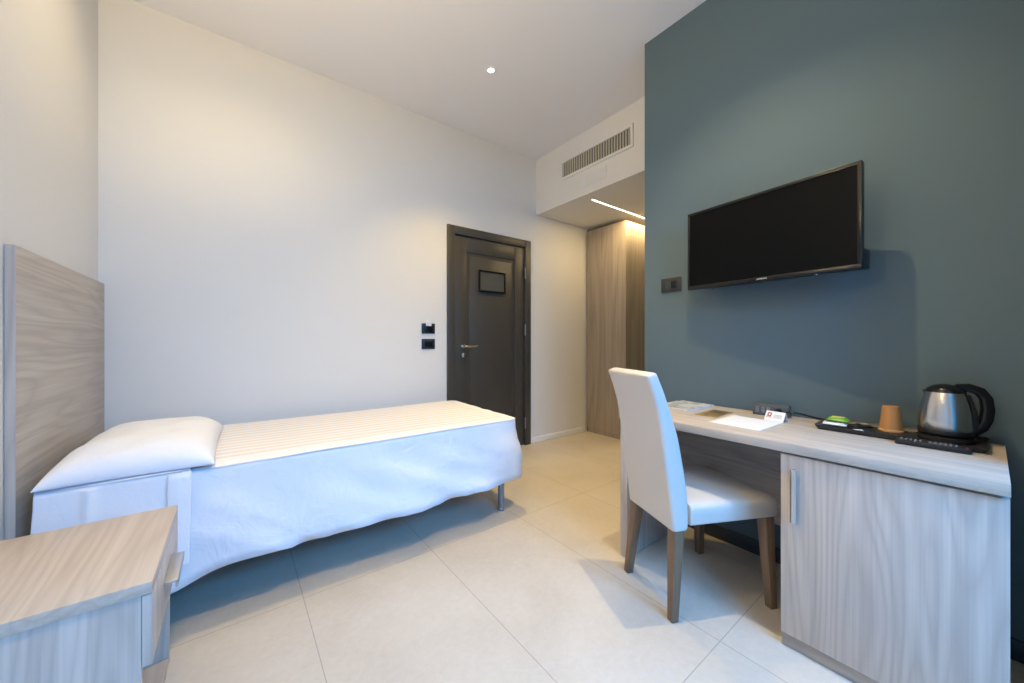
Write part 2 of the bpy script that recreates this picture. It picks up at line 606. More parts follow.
# ventilation grille on the bulkhead (faces west)
t = thing('air_vent_grille', 'long white framed air vent with upright slats high on the bulkhead', 'vent', (2.667, 2.234, 2.85))
yl, zl = 0.424, 0.099
bm = bmesh.new()
fwid = 0.026
box(bm, -0.014, 0, -yl, yl, zl - fwid, zl, 0.003)
box(bm, -0.014, 0, -yl, yl, -zl, -zl + fwid, 0.003)
box(bm, -0.014, 0, -yl, -yl + fwid, -zl + fwid, zl - fwid, 0.003)
box(bm, -0.014, 0, yl - fwid, yl, -zl + fwid, zl - fwid, 0.003)
obj('vent_frame', bm, M['vent_white'], t, 40)
bx('backing', (-0.001, 0.0, -yl + fwid, yl - fwid, -zl + fwid, zl - fwid), M['slat_dark'], t)
n = 27
for k in range(n):
    y = -yl + fwid + (k + 0.5) * (2 * yl - 2 * fwid) / n
    bm = bmesh.new()
    vs = box(bm, -0.0105, -0.0005, y - 0.006, y + 0.005, -zl + fwid, zl - fwid)
    obj('slat', bm, M['slat'], t)
t = thing('vent_sensor_panel', 'small white rectangular panel on the bulkhead under the vent grille', 'panel', (2.667, 2.242, 2.643))
bx('panel_plate', (-0.007, 0, -0.151, 0.151, -0.053, 0.053), M['white_plastic'], t, 0.003)
bx('panel_cover', (-0.010, -0.007, -0.128, 0.10, -0.036, 0.036), M['vent_white'], t, 0.0015)

# ------------------------------------------------------------------ wardrobe
t = thing('wardrobe', 'tall wood grain wardrobe in the passage under the lowered ceiling', 'wardrobe', (3.475, 2.46, 0))
bm = bmesh.new()
box(bm, 0.024, 0.62, 0.0, 0.025, 0.05, 2.468)
box(bm, 0.024, 0.62, 0.535, 0.56, 0.05, 2.468)
box(bm, 0.024, 0.62, 0.025, 0.535, 2.443, 2.468)
box(bm, 0.60, 0.62, 0.025, 0.535, 0.05, 2.443)
box(bm, 0.024, 0.60, 0.025, 0.535, 0.05, 0.075)
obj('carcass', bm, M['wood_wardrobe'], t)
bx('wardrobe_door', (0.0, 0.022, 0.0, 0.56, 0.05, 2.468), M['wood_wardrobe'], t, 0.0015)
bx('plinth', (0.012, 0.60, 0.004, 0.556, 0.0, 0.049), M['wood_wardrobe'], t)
bx('gap_shadow_strip', (0.03, 0.05, 0.5605, 0.583, 0.0, 2.49), M['dark_trim'], t)['label'] = 'dark strip painted as the shadow in the gap to the wall'  # dark colour stands in for the shade in the gap beside the wardrobe

# ------------------------------------------------------------------ headboard
t = thing('headboard', 'tall flat wood veneer headboard against the wall behind the pillow', 'headboard', (XW + 0.002, 1.979, 0))
bx('board', (0.0, 0.0225, 0.0015, 1.065, 0.0, 1.448), M['wood_head'], t, 0.001)
bx('edge_band', (0.0, 0.0228, 0.0, 0.0014, 0.0, 1.448), M['wood_v'], t)

# ------------------------------------------------------------------ bed
BX, BY, BR = -0.535, 1.985, math.radians(-1.2)
L, WB, ZT = 2.035, 0.885, 0.602
bed = thing('single_bed', 'single bed frame with grey tubular legs under the white bedspread', 'bed', (BX, BY, 0), BR)
bm = bmesh.new()
box(bm, 0.02, L - 0.05, 0.04, 0.075, 0.24, 0.285, 0.006)
box(bm, 0.02, L - 0.05, WB - 0.075, WB - 0.04, 0.24, 0.285, 0.006)
for a in (0.02, 0.7, 1.35, L - 0.085):
    box(bm, a, a + 0.035, 0.075, WB - 0.075, 0.24, 0.285, 0.006)
obj('bed_frame', bm, M['grey_metal'], bed, 40)
bm = bmesh.new()
for k in range(13):
    x = 0.08 + k * 0.15
    box(bm, x, x + 0.06, 0.05, WB - 0.05, 0.286, 0.298, 0.003)
obj('slat_base', bm, M['wood_x'], bed, 40)
for (x, y) in ((0.09, 0.065), (0.09, WB - 0.065), (L - 0.082, 0.03), (L - 0.082, WB - 0.06)):
    bm = bmesh.new()
    lathe(bm, [(0.0, 0.0), (0.021, 0.0), (0.024, 0.004), (0.024, 0.012), (0.0205, 0.016), (0.0205, 0.24), (0, 0.24)], 20, x, y)
    obj('leg', bm, M['grey_metal'], bed, 40)
bm = bmesh.new()
box(bm, 0.012, L - 0.02, 0.015, WB - 0.015, 0.30, ZT - 0.012, 0.045, 4)
obj('mattress', bm, M['mattress'], bed, 60)


def hang(s, tt):
    """sideways wave of the hanging cloth: slanting folds growing towards the hem"""
    q = s * 3.6 - tt * 0.9
    w = 0.55 * math.sin(q * 2.1) + 0.35 * math.sin(q * 4.7 + 1.3) + 0.25 * math.sin(s * 13 + tt * 4)
    w += 1.1 * noise.noise(Vector((s * 4.2 - tt * 2.4, tt * 1.4, 3.1)))
    w += 0.9 * (0.4 - abs(noise.noise(Vector((s * 5.0 - tt * 3.4, tt * 1.1, 8.4)))) * 2.2)
    return w


def drape(x_start, x_end, off, hem_fn, foot=True, inset=0.0, flare=0.05, wav=0.010, far=True, topz=0.0, thick=0.004, head_extra=0.0):
    """cloth lying on the bed top from x_start to x_end (bed coordinates), falling over near, foot and far edges"""
    bm = bmesh.new()
    r = 0.055
    y0, y1 = -off, WB + off
    ym = (y0 + y1) / 2
    hw = (y1 - y0) / 2
    NX, NY = 90, 34
    xf = x_end + (off if foot else 0)
    grid = []
    for j in range(NY + 1):
        b = -1 + 2 * j / NY
        b = math.copysign(1 - (1 - abs(b)) ** 1.25, b)
        yy = ym + hw * b
        dd = abs(yy - ym) - (hw - r)
        xe = xf
        if foot and dd > 0:
            xe = xf - (r - math.sqrt(max(0, r * r - dd * dd)))
        row = []
        for i in range(NX + 1):
            a = i / NX
            x = x_start + (xe - x_start) * a
            z = ZT + topz + 0.0028 * noise.noise(Vector((x * 2.2, yy * 14, 0.3))) + 0.003 * noise.noise(Vector((x * 3, yy * 3, 7)))
            row.append(bm.verts.new((x, yy, z)))
        grid.append(row)
    for j in range(NY):
        for i in range(NX):
            bm.faces.new((grid[j][i], grid[j][i + 1], grid[j + 1][i + 1], grid[j + 1][i]))
    # boundary walk
    loop = [grid[0][i] for i in range(NX + 1)]
    if foot:
        loop += [grid[j][NX] for j in range(1, NY + 1)]
        if far:
            loop += [grid[NY][i] for i in range(NX - 1, -1, -1)]
    P = [v.co.copy() for v in loop]
    nrm = []
    for k in range(len(P)):
        a, b = P[max(0, k - 1)], P[min(len(P) - 1, k + 1)]
        d = (b - a)
        d.z = 0
        if d.length < 1e-9:
            d = Vector((1, 0, 0))
        d.normalize()
        nrm.append(Vector((d.y, -d.x, 0)))
    # arc length
    S = [0]
    for a, b in zip(P, P[1:]):
        S.append(S[-1] + (b - a).length)
    prev = loop
    R = 14
    rd = 0.022
    for q in range(1, R + 1):
        ring = []
        for k, p in enumerate(P):
            hz = hem_fn(S[k], p)
            if q <= 4:
                ang = PI / 2 * q / 4
                o = rd * math.sin(ang)
                z = ZT + topz - rd * (1 - math.cos(ang))
                tt = 0
            else:
                tt = (q - 4) / (R - 4)
                z = (ZT + topz - rd) + (hz - (ZT + topz - rd)) * tt
                o = rd + (flare * abs(nrm[k].y) + 0.004 * abs(nrm[k].x)) * tt ** 1.2
            w = hang(S[k] + x_start, tt) * wav * (0.15 + tt) if tt > 0 else 0
            # a stitched fold line a hand below the edge
            crease = -0.003 * math.exp(-((z - (ZT - 0.05)) / 0.008) ** 2)
            v = p + nrm[k] * (o + w + crease - rd)
            v.z = z
            ring.append(bm.verts.new(v))
        for k in range(len(P) - 1):
            bm.faces.new((prev[k], prev[k + 1], ring[k + 1], ring[k]))
        prev = ring
    return bm


def hem_main(s, p):
    u = s / 2.1
    z = 0.213 + 0.006 * math.sin(s * 5.2) + 0.008 * noise.noise(Vector((s * 2.5, 1, 2)))
    z -= 0.045 * math.exp(-((s - 0.33) / 0.13) ** 2)
    if s > 1.85:
        z += 0.012 * min(1, (s - 1.85) / 0.2)
    return z


bm = drape(0.015, L, 0.022, hem_main, flare=0.07, wav=0.022)
o = obj('bedspread', bm, M['cover'], None, 60)
o.location = (BX, BY, 0)
o.rotation_euler = (0, 0, BR)
md = o.modifiers.new('thickness', 'SOLIDIFY')
md.thickness = 0.003
md.offset = 1
tag(o, 'white bedspread with faint beige stripes covering the single bed', 'bedspread')


def hem_sheet(s, p):
    return 0.272 + 0.004 * math.sin(s * 9)


bm = drape(0.002, 0.40, 0.032, hem_sheet, foot=False, flare=0.066, wav=0.008, topz=0.010)
# vertical fold in the sheet near the head
for v in bm.verts:
    if v.co.y < 0.0 and v.co.z < ZT:
        v.co.y -= 0.010 * math.exp(-((v.co.x - 0.13) / 0.018) ** 2)
o = obj('bed_sheet', bm, M['fabric_white'], None, 60)
o.location = (BX, BY, 0)
o.rotation_euler = (0, 0, BR)
md = o.modifiers.new('thickness', 'SOLIDIFY')
md.thickness = 0.003
md.offset = 1
tag(o, 'plain white sheet turned down under the pillow, hanging at the head end', 'sheet')
# its doubled border
bm = bmesh.new()
prev = None
for i in range(25):
    tt = i / 24
    z = (ZT + 0.005) + (0.276 - ZT - 0.005) * tt
    yy = -0.042 - 0.070 * tt ** 1.2 + 0.008 * math.exp(-tt * 40)
    ring = [bm.verts.new((xx, yy - dy, z)) for xx, dy in ((0.335, 0.0), (0.340, 0.004), (0.37, 0.005), (0.402, 0.004), (0.404, 0.0))]
    if prev:
        for k in range(4):
            bm.faces.new((prev[k], prev[k + 1], ring[k + 1], ring[k]))
    prev = ring
ob = obj('border', bm, M['fabric_white'], o, 60)
ob['label'] = 'smooth doubled hem border of the sheet'

# pillow
def pillow_bm(hx, hy, th):
    bm = bmesh.new()
    N = 44

    def pt(a, b, top):
        # soft outline, corners drawn out into tips
        px = hx * a * (1 - 0.045 * (1 - b * b) * abs(a) ** 3)
        py = hy * b * (1 - 0.04 * (1 - a * a) * abs(b) ** 3)
        prof = (max(0, 1 - abs(a) ** 3.6) ** 0.46) * (max(0, 1 - abs(b) ** 4.2) ** 0.44)
        edge = 0.003
        wr = 0.006 * noise.noise(Vector((a * 2.3, b * 3.1, 2))) * prof
        if top:
            z = edge + th * prof + wr * 2
        else:
            z = edge - edge * 0.9 * min(1, prof * 3)
        return (px, py, z)
    top = [[None] * (N + 1) for _ in range(N + 1)]
    bot = [[None] * (N + 1) for _ in range(N + 1)]
    for i in range(N + 1):
        for j in range(N + 1):
            a = math.sin(PI / 2 * (-1 + 2 * i / N))
            b = math.sin(PI / 2 * (-1 + 2 * j / N))
            top[i][j] = bm.verts.new(pt(a, b, True))
            if i in (0, N) or j in (0, N):
                bot[i][j] = top[i][j]
            else:
                bot[i][j] = bm.verts.new(pt(a, b, False))
    for i in range(N):
        for j in range(N):
            bm.faces.new((top[i][j], top[i + 1][j], top[i + 1][j + 1], top[i][j + 1]))
            q = (bot[i][j], bot[i][j + 1], bot[i + 1][j + 1], bot[i + 1][j])
            if len(set(q)) == 4:
                try:
                    bm.faces.new(q)
                except ValueError:
                    pass
    return bm


bm = pillow_bm(0.240, 0.395, 0.112)
# near edge slopes over the mattress edge
o = obj('pillow', bm, M['fabric_white'], None, 80)
o.location = (-0.291, 2.332, ZT + 0.0150)
o.rotation_euler = (0, 0, math.radians(-1.0))
tag(o, 'white pillow lying at the head of the single bed', 'pillow')

# ------------------------------------------------------------------ nightstand
NX0, NX1, NY0, NY1, NZ = XW + 0.014, -0.157, 1.245, 1.765, 0.54
t = thing('nightstand', 'pale wood nightstand with one drawer in the foreground beside the bed', 'nightstand', (NX0, NY0, 0))
w, dp = NX1 - NX0, NY1 - NY0
bx('top_panel', (0, w, 0, dp, NZ - 0.029, NZ), M['wood_h'], t, 0.0012)
bx('side_panel', (0, w - 0.02, 0.004, 0.024, 0, NZ - 0.03), M['wood_v'], t, 0.001)
bx('side_panel', (0, w - 0.02, dp - 0.024, dp - 0.004, 0, NZ - 0.03), M['wood_v'], t, 0.001)
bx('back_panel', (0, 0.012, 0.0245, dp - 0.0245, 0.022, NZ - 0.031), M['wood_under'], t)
bx('bottom_panel', (0, w - 0.022, 0.0245, dp - 0.0245, 0.0, 0.02), M['wood_h'], t, 0.001)
dr = bx('drawer', (w - 0.019, w, 0.003, dp - 0.003, 0.335, NZ - 0.032), M['wood_v'], t, 0.001)
bm = bmesh.new()
box(bm, 0.03, w - 0.02, 0.03, dp - 0.03, 0.345, NZ - 0.04)
dbx = obj('drawer_box', bm, M['wood_x'], dr)
bm = bmesh.new()
y0, y1, zc = 1.42 - NY0, 1.60 - NY0, 0.437
box(bm, w + 0.0005, w + 0.031, y0, y1, zc - 0.003, zc + 0.004, 0.0012)
box(bm, w + 0.0255, w + 0.031, y0, y1, zc - 0.017, zc + 0.003, 0.001)
o = obj('handle', bm, M['satin'], dr, 40)
o['label'] = 'satin metal ledge handle'

# ------------------------------------------------------------------ desk
DZ_ = 0.755
FX, BXX = 1.600, XE - 0.013
t = thing('writing_desk', 'long pale wood desk along the blue wall below the television', 'desk', (0, 0, 0))
bx('desktop', (FX, BXX, -0.034, 1.176, DZ_ - 0.034, DZ_), M['wood_h'], t, 0.0012)
bx('side_panel', (FX + 0.012, 2.0, 1.133, 1.174, 0.004, DZ_ - 0.035), M['wood_v'], t, 0.0012)
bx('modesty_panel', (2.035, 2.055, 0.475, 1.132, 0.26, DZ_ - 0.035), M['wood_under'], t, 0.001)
for x in (FX + 0.05, 1.94):
    bm = bmesh.new()
    tube(bm, [(x, 1.152, 0.0), (x, 1.152, 0.004)], 0.012, 12)
    obj('foot', bm, M['black'], t)
t = thing('desk_cabinet', 'pale wood cabinet with one door under the right end of the desk', 'cabinet', (0, 0, 0))
CX = 1.613
cy0, cy1 = -0.033, 0.471
ct = DZ_ - 0.038
bm = bmesh.new()
box(bm, CX + 0.020, 2.15, cy0, cy0 + 0.018, 0.0, ct)
box(bm, CX + 0.020, 2.15, cy1 - 0.018, cy1, 0.0, ct)
box(bm, CX + 0.020, 2.15, cy0 + 0.018, cy1 - 0.018, ct - 0.018, ct)
box(bm, CX + 0.020, 2.15, cy0 + 0.018, cy1 - 0.018, 0.052, 0.07)
box(bm, 2.135, 2.15, cy0 + 0.018, cy1 - 0.018, 0.07, ct - 0.018)
obj('carcass', bm, M['wood_v'], t)
dr = bx('cabinet_door', (CX, CX + 0.019, cy0, cy1 - 0.001, 0.053, ct - 0.006), M['wood_v'], t, 0.001)
bx('plinth', (CX + 0.012, CX + 0.0195, cy0, cy1 - 0.001, 0.0, 0.049), M['wood_under'], t, 0.0005)
bm = bmesh.new()
box(bm, CX - 0.026, CX - 0.0005, 0.430, 0.435, 0.475, 0.664, 0.0015)
box(bm, CX - 0.026, CX - 0.021, 0.418, 0.435, 0.475, 0.664, 0.0015)
o = obj('handle', bm, M['satin'], dr, 40)
o['label'] = 'satin metal vertical handle'

# ------------------------------------------------------------------ chair
CR = -math.atan2(0.178, 0.417)
ch = thing('upholstered_chair', 'cream upholstered chair with dark wooden legs pulled up to the desk', 'chair', (1.477, 0.928, 0), CR)


def leg_bm(xb, yb, xt, yt, ztop, wb, wt):
    bm = bmesh.new()
    secs = []
    for k in range(7):
        q = k / 6
        w = (wb + (wt - wb) * q) / 2
        cx, cy, z = xb + (xt - xb) * q, yb + (yt - yb) * q, ztop * q
        secs.append([(cx + a, cy + b, z) for a, b in rrect(w, w, 0.004, 2)])
    loft(bm, secs)
    return bm


for sgn in (-1, 1):
    obj('leg', leg_bm(-0.002, -0.166 if sgn < 0 else 0.156, 0.012, -0.168 if sgn < 0 else 0.096, 0.392, 0.032, 0.048), M['leg_wood'], ch, 40)
    obj('leg', leg_bm(0.452, sgn * 0.205, 0.438, sgn * 0.188, 0.392, 0.032, 0.047), M['leg_wood'], ch, 40)
# backrest: curved wedge, rear edge / front edge profile in (x, z)
rear = [(-0.022, 0.376), (-0.028, 0.43), (-0.040, 0.53), (-0.055, 0.62), (-0.070, 0.74), (-0.090, 0.85), (-0.115, 0.93), (-0.137, 0.985)]
front = [(0.050, 0.376), (0.052, 0.43), (0.045, 0.53), (0.030, 0.62), (0.006, 0.74), (-0.030, 0.85), (-0.060, 0.93), (-0.088, 0.992)]
bm = bmesh.new()
secs = []
NB = 24
def interp(pr_, q):
    f = q * (len(pr_) - 1)
    i = min(int(f), len(pr_) - 2)
    u = f - i
    return (pr_[i][0] + (pr_[i + 1][0] - pr_[i][0]) * u, pr_[i][1] + (pr_[i + 1][1] - pr_[i][1]) * u)
for k in range(NB + 1):
    q = k / NB
    a, b = interp(rear, q), interp(front, q)
    hwid = 0.160 - 0.003 * q
    rr_ = 0.015
    cx, cz = (a[0] + b[0]) / 2, (a[1] + b[1]) / 2
    hx_ = (b[0] - a[0]) / 2
    sl = (b[1] - a[1]) / (b[0] - a[0])
    sec = [(cx + p[0], p[1] - 0.037, cz + p[0] * sl) for p in rrect(hx_, hwid, rr_, 4)]
    secs.append(sec)
# rounded top and bottom
def shrink(sec, d, dz):
    cx = sum(p[0] for p in sec) / len(sec)
    out = []
    for p in sec:
        dx, dy = p[0] - cx, p[1] + 0.037
        fx = max(0, 1 - d / 0.02) if abs(dx) > 1e-6 else 1
        out.append((cx + math.copysign(max(abs(dx) - d, 0.001), dx), math.copysign(max(abs(dy) - d, 0.001), dy) - 0.037, p[2] + dz))
    return out
topc = [shrink(secs[-1], 0.012 * (1 - math.cos(a)), 0.010 * math.sin(a)) for a in (0.5, 1.0, 1.5)]
botc = [shrink(secs[0], 0.010 * (1 - math.cos(a)), -0.008 * math.sin(a)) for a in (1.5, 1.0, 0.5)]
loft(bm, botc + secs + topc)
obj('backrest', bm, M['leather'], ch, 50)
# seat cushion
bm = bmesh.new()
secs = []
def seat_sec(d, z, crown=0):
    pts = []
    x0_, x1_ = 0.056 + min(d, 0.002), 0.482 - d
    for (p, q) in ((x1_, 1), (x0_, 1), (x0_, -1), (x1_, -1)):
        pass
    hy0, hy1 = 0.200 - d, 0.222 - d
    rc = 0.030
    corner = []
    for (cx, cy, a0, sx2, sy2) in ((x1_ - rc, hy1 - rc, 0, 1, 1), (x0_ + 0.004, hy0 - 0.004, PI / 2, 0, 1), (x0_ + 0.004, -hy0 + 0.004, PI, 0, -1), (x1_ - rc, -hy1 + rc, 1.5 * PI, 1, -1)):
        r_ = rc if sx2 else 0.004
        for i in range(6):
            a = a0 + PI / 2 * i / 5
            corner.append((cx + r_ * math.cos(a), cy + r_ * math.sin(a), z))
    return corner
secs = [seat_sec(0.008, 0.386), seat_sec(0.002, 0.389), seat_sec(0, 0.395), seat_sec(0, 0.445), seat_sec(0.002, 0.455), seat_sec(0.008, 0.463), seat_sec(0.02, 0.468), seat_sec(0.06, 0.4725), seat_sec(0.12, 0.475)]
loft(bm, secs)
obj('seat', bm, M['leather'], ch, 50)

# ------------------------------------------------------------------ television
pl = Vector((2.079, 1.053, 0))
pr2 = Vector((1.996, 0.309, 0))
mid = (pl + pr2) / 2
wv = (pl - pr2)
TW = wv.length
rz = math.atan2(wv.y, wv.x)                 # local +X runs from right to left end
tv = thing('television', 'black flat screen television mounted on the blue wall', 'television', (mid.x, mid.y, 1.633), rz)
hw, hh = TW / 2, 0.2165
# local: +X left end, local +Y towards room (west)
bm = bmesh.new()
box(bm, -hw, hw, -0.030, -0.004, -hh, hh, 0.004)
bz = 0.014
for (a, b, c, e) in ((-hw, hw, hh - bz, hh), (-hw, hw, -hh, -hh + 0.020), (-hw, -hw + bz, -hh + 0.020, hh - bz), (hw - bz, hw, -hh + 0.020, hh - bz)):
    box(bm, a, b, -0.004, 0.004, c, e, 0.0015)
obj('bezel', bm, M['gloss_black'], tv, 40)
bx('screen', (-hw + bz, hw - bz, -0.0035, 0.0005, -hh + 0.020, hh - bz), M['screen'], tv)
bm = bmesh.new()
vs = box(bm, -hw + 0.002, hw - 0.05, -0.098, -0.030, -hh + 0.006, -hh + 0.088, 0.006)
box(bm, -hw + 0.10, hw - 0.10, -0.060, -0.030, -hh + 0.086, hh - 0.06, 0.01)
obj('rear_housing', bm, M['black'], tv, 40)
bm = bmesh.new()
tube(bm, [(-0.225, -0.008, -hh - 0.004), (-0.225, -0.008, -hh + 0.002)], 0.006, 12)
o = obj('receiver_light', bm, M['chrome'], tv)
# the maker's wordmark, tiny and pale, under the screen
cu = bpy.data.curves.new('wordmark', 'FONT')
cu.body = 'SAMSUNG'
cu.size = 0.0098
cu.extrude = 0.0003
cu.align_x = 'CENTER'
cu.align_y = 'CENTER'
tmp = bpy.data.objects.new('wordmark_curve', cu)
me = bpy.data.meshes.new_from_object(tmp)
bpy.data.objects.remove(tmp)
o = bpy.data.objects.new('wordmark', me)
COL.objects.link(o)
me.materials.clear()
me.materials.append(M['white_plastic'])
o.parent = tv
# text plane XY -> local XZ facing +Y, reading from +X (left) to -X
o.matrix_local = Matrix.Translation((-0.012, 0.0046, -hh + 0.010)) @ Matrix(((-1, 0, 0, 0), (0, 0, 1, 0), (0, 1, 0, 0), (0, 0, 0, 1)))
o['label'] = 'pale wordmark'
# wall bracket
bm = bmesh.new()
minv = Matrix.Rotation(-rz, 4, 'Z')
def tl(p):
    return minv @ (Vector(p) - Vector((mid.x, mid.y, 1.633)))
tube(bm, [tl((XE - 0.008, 0.72, 1.64)), tl((2.10, 0.70, 1.64))], 0.018, 10)
pw = [tl((XE - 0.001, 0.64, 1.54)), tl((XE - 0.001, 0.80, 1.54)), tl((XE - 0.001, 0.80, 1.74)), tl((XE - 0.001, 0.64, 1.74))]
pf = [tl((XE - 0.012, 0.64, 1.54)), tl((XE - 0.012, 0.80, 1.54)), tl((XE - 0.012, 0.80, 1.74)), tl((XE - 0.012, 0.64, 1.74))]
loft(bm, [pw, pf])
obj('wall_bracket', bm, M['black'], tv, 40)

# ------------------------------------------------------------------ things on the desk
DT = DZ_

def quad_slab(name, pts, z0, z1, material, parent=None):
    bm = bmesh.new()
    loft(bm, [[(x, y, z0) for x, y in pts], [(x, y, z1) for x, y in pts]])
    return obj(name, bm, material, parent)


S = 0.375 / 0.38
def sc(*pts):
    return [(x * S, y * S) for x, y in pts]


# magazines
t = thing('magazine', 'glossy magazine with a grey photo cover at the far left end of the desk', 'magazine', (2.055, 1.045, DT), math.radians(-4))
bx('pages', (-0.147, 0.110, -0.094, 0.094, 0.0005, 0.0075), M['paper'], t)
bx('cover', (-0.148, 0.111, -0.095, 0.095, 0.0076, 0.0086), M['mag'], t)
t = thing('leaflet', 'golden brown printed leaflet lying flat beside the magazine', 'leaflet', (1.951, 0.853, DT), math.radians(1))
bx('page', (-0.105, 0.105, -0.05, 0.05, 0.0003, 0.0016), M['leaflet'], t)
bx('printed_panel', (0.01, 0.085, -0.038, 0.036, 0.0016, 0.0019), mat('dark_print', (0.11, 0.075, 0.03), 0.4), t)
t = thing('paper_sheet', 'white printed sheet of paper lying in the middle of the desk', 'paper', (1.853, 0.674, DT), math.radians(-2))
bm = bmesh.new()
N = 12
vv = [[bm.verts.new((-0.13 + 0.26 * i / N, -0.104 + 0.208 * j / N, 0.0008 + 0.004 * (max(0, j / N - 0.8) / 0.2) ** 2 * (i / N))) for j in range(N + 1)] for i in range(N + 1)]
for i in range(N):
    for j in range(N):
        bm.faces.new((vv[i][j], vv[i + 1][j], vv[i + 1][j + 1], vv[i][j + 1]))
o = obj('sheet', bm, M['paper'], t, 60)
md = o.modifiers.new('thickness', 'SOLIDIFY')
md.thickness = 0.0004
# tent card
t = thing('tent_card', 'small folded white tent card with a red emblem by the outlet box', 'card', (2.008, 0.603, DT), math.radians(-8))
bm = bmesh.new()
a = [(-0.026, 0.0006), (0.0, 0.042), (0.026, 0.0006), (0.0252, 0.0), (0.0, 0.0408), (-0.0252, 0.0)]
loft(bm, [[(x, -0.040, z) for x, z in a], [(x, 0.040, z) for x, z in a]])
cd = obj('folded_card', bm, M['paper'], t)
# emblem on the room-side leaf: square with a small white figure
def on_leaf(u, v, lift):
    # u along y (left positive), v 0..1 up the west leaf
    x = -0.026 + 0.026 * v
    z = 0.0006 + 0.0414 * v
    n = Vector((-0.0414, 0, 0.026)).normalized()
    return Vector((x, u, z)) + n * lift
bm = bmesh.new()
def leafquad(u0, u1, v0, v1, lift=0.0006):
    bm.faces.new([bm.verts.new(on_leaf(*p, lift)) for p in ((u0, v0), (u1, v0), (u1, v1), (u0, v1))])
leafquad(0.014, 0.031, 0.42, 0.82)
leafquad(0.011, 0.034, 0.33, 0.37)
obj('emblem', bm, M['red'], cd)
bm = bmesh.new()
leafquad(0.019, 0.026, 0.53, 0.72, 0.0009)
obj('emblem_figure', bm, M['paper'], cd)
bm = bmesh.new()
for v in (0.62, 0.52, 0.42, 0.32):
    leafquad(-0.030, 0.004, v, v + 0.03)
obj('print_lines', bm, M['ink'], cd)

# outlet box against the wall
t = thing('outlet_box', 'grey multi socket outlet box at the back of the desk', 'outlet', (2.10, 0.655, DT), math.radians(6))
bm = bmesh.new()
box(bm, 0.0, 0.055, -0.075, 0.075, 0.0, 0.053, 0.003)
obj('housing', bm, M['socket_grey'], t, 40)
for y in (0.055, 0.030, 0.008):
    bm = bmesh.new()
    box(bm, -0.0012, 0.0, y - 0.006, y + 0.006, 0.014, 0.042, 0.0004)
    so = obj('socket', bm, M['grey_metal'], t)
    bm = bmesh.new()
    for z in (0.02, 0.028, 0.036):
        tube(bm, [(-0.0018, y, z), (-0.0011, y, z)], 0.0026, 10)
    obj('pin_hole', bm, M['black'], so)
t = thing('power_plug', 'black plug and lead pushed into the outlet box behind the tent card', 'plug', (2.10, 0.655, DT), math.radians(6))
bm = bmesh.new()
tube(bm, [(-0.001, -0.035, 0.026), (-0.012, -0.035, 0.026), (-0.034, -0.035, 0.026), (-0.04, -0.035, 0.026)], [0.016, 0.018, 0.016, 0.012], 16)
obj('plug_body', bm, M['black'], t, 40)
bm = bmesh.new()
pts = []
inv = Matrix.Rotation(-math.radians(6), 4, 'Z')
W_ = [(2.066, 0.60, DT + 0.030), (2.062, 0.565, DT + 0.036), (2.075, 0.535, DT + 0.036), (2.115, 0.505, DT + 0.022), (2.160, 0.478, DT + 0.010), (2.186, 0.466, DT + 0.004), (2.1925, 0.463, DT - 0.012), (2.1925, 0.460, DT - 0.03)]
W_ = [inv @ (Vector(p) - Vector((2.10, 0.655, DT))) for p in W_]
def catmull(P, n=6):
    out = []
    for i in range(len(P) - 1):
        p0, p1, p2, p3 = P[max(0, i - 1)], P[i], P[i + 1], P[min(len(P) - 1, i + 2)]
        for k in range(n):
            u = k / n
            out.append(0.5 * ((2 * p1) + (p2 - p0) * u + (2 * p0 - 5 * p1 + 4 * p2 - p3) * u * u + (3 * p1 - p0 - 3 * p2 + p3) * u ** 3))
    out.append(P[-1])
    return out
tube(bm, catmull(W_), 0.0042, 8)
obj('lead', bm, M['black'], t, 60)

# tray
t = thing('serving_tray', 'flat black tray with a raised rim holding the kettle and cup', 'tray', (2.068, 0.225, DT), 0)
bm = bmesh.new()
thx, thy = 0.117, 0.226
def ring(hx, hy, z, r=0.012):
    return [(a, b, z) for a, b in rrect(hx, hy, r, 4)]
loft(bm, [ring(thx - 0.010, thy - 0.010, 0.0005), ring(thx - 0.002, thy - 0.002, 0.012), ring(thx, thy, 0.020), ring(thx - 0.003, thy - 0.003, 0.0205), ring(thx - 0.006, thy - 0.006, 0.012), ring(thx - 0.013, thy - 0.013, 0.005)])
obj('tray_body', bm, mat('matt_black_tray', (0.02, 0.02, 0.021), 0.45), t, 40)
TZ = DT + 0.0052

# kettle
kx, ky = 2.102, 0.100
t = thing('electric_kettle', 'brushed steel electric kettle with black handle and lid on the tray', 'kettle', (kx, ky, TZ), 0)
bm = bmesh.new()
lathe(bm, [(0, 0.0), (0.070, 0.0), (0.073, 0.004), (0.072, 0.016), (0.062, 0.021), (0, 0.021)], 40)
obj('power_base', bm, M['black'], t, 40)
bm = bmesh.new()
lathe(bm, [(0.066, 0.038), (0.068, 0.05), (0.068, 0.075), (0.065, 0.108), (0.060, 0.140), (0.053, 0.168), (0.049, 0.180), (0.046, 0.180), (0.046, 0.170), (0.05, 0.15), (0.06, 0.1), (0.063, 0.05), (0.06, 0.038)], 48)
obj('steel_body', bm, M['steel'], t, 60)
bm = bmesh.new()
lathe(bm, [(0, 0.0215), (0.064, 0.0215), (0.0695, 0.026), (0.0705, 0.036), (0.069, 0.042), (0, 0.042)], 40)
obj('base_ring', bm, M['black'], t, 40)
bm = bmesh.new()
lathe(bm, [(0.0, 0.207), (0.012, 0.206), (0.030, 0.201), (0.043, 0.192), (0.0495, 0.184), (0.0505, 0.177), (0.045, 0.175), (0, 0.175)], 40)
obj('lid', bm, M['gloss_black'], t, 60)
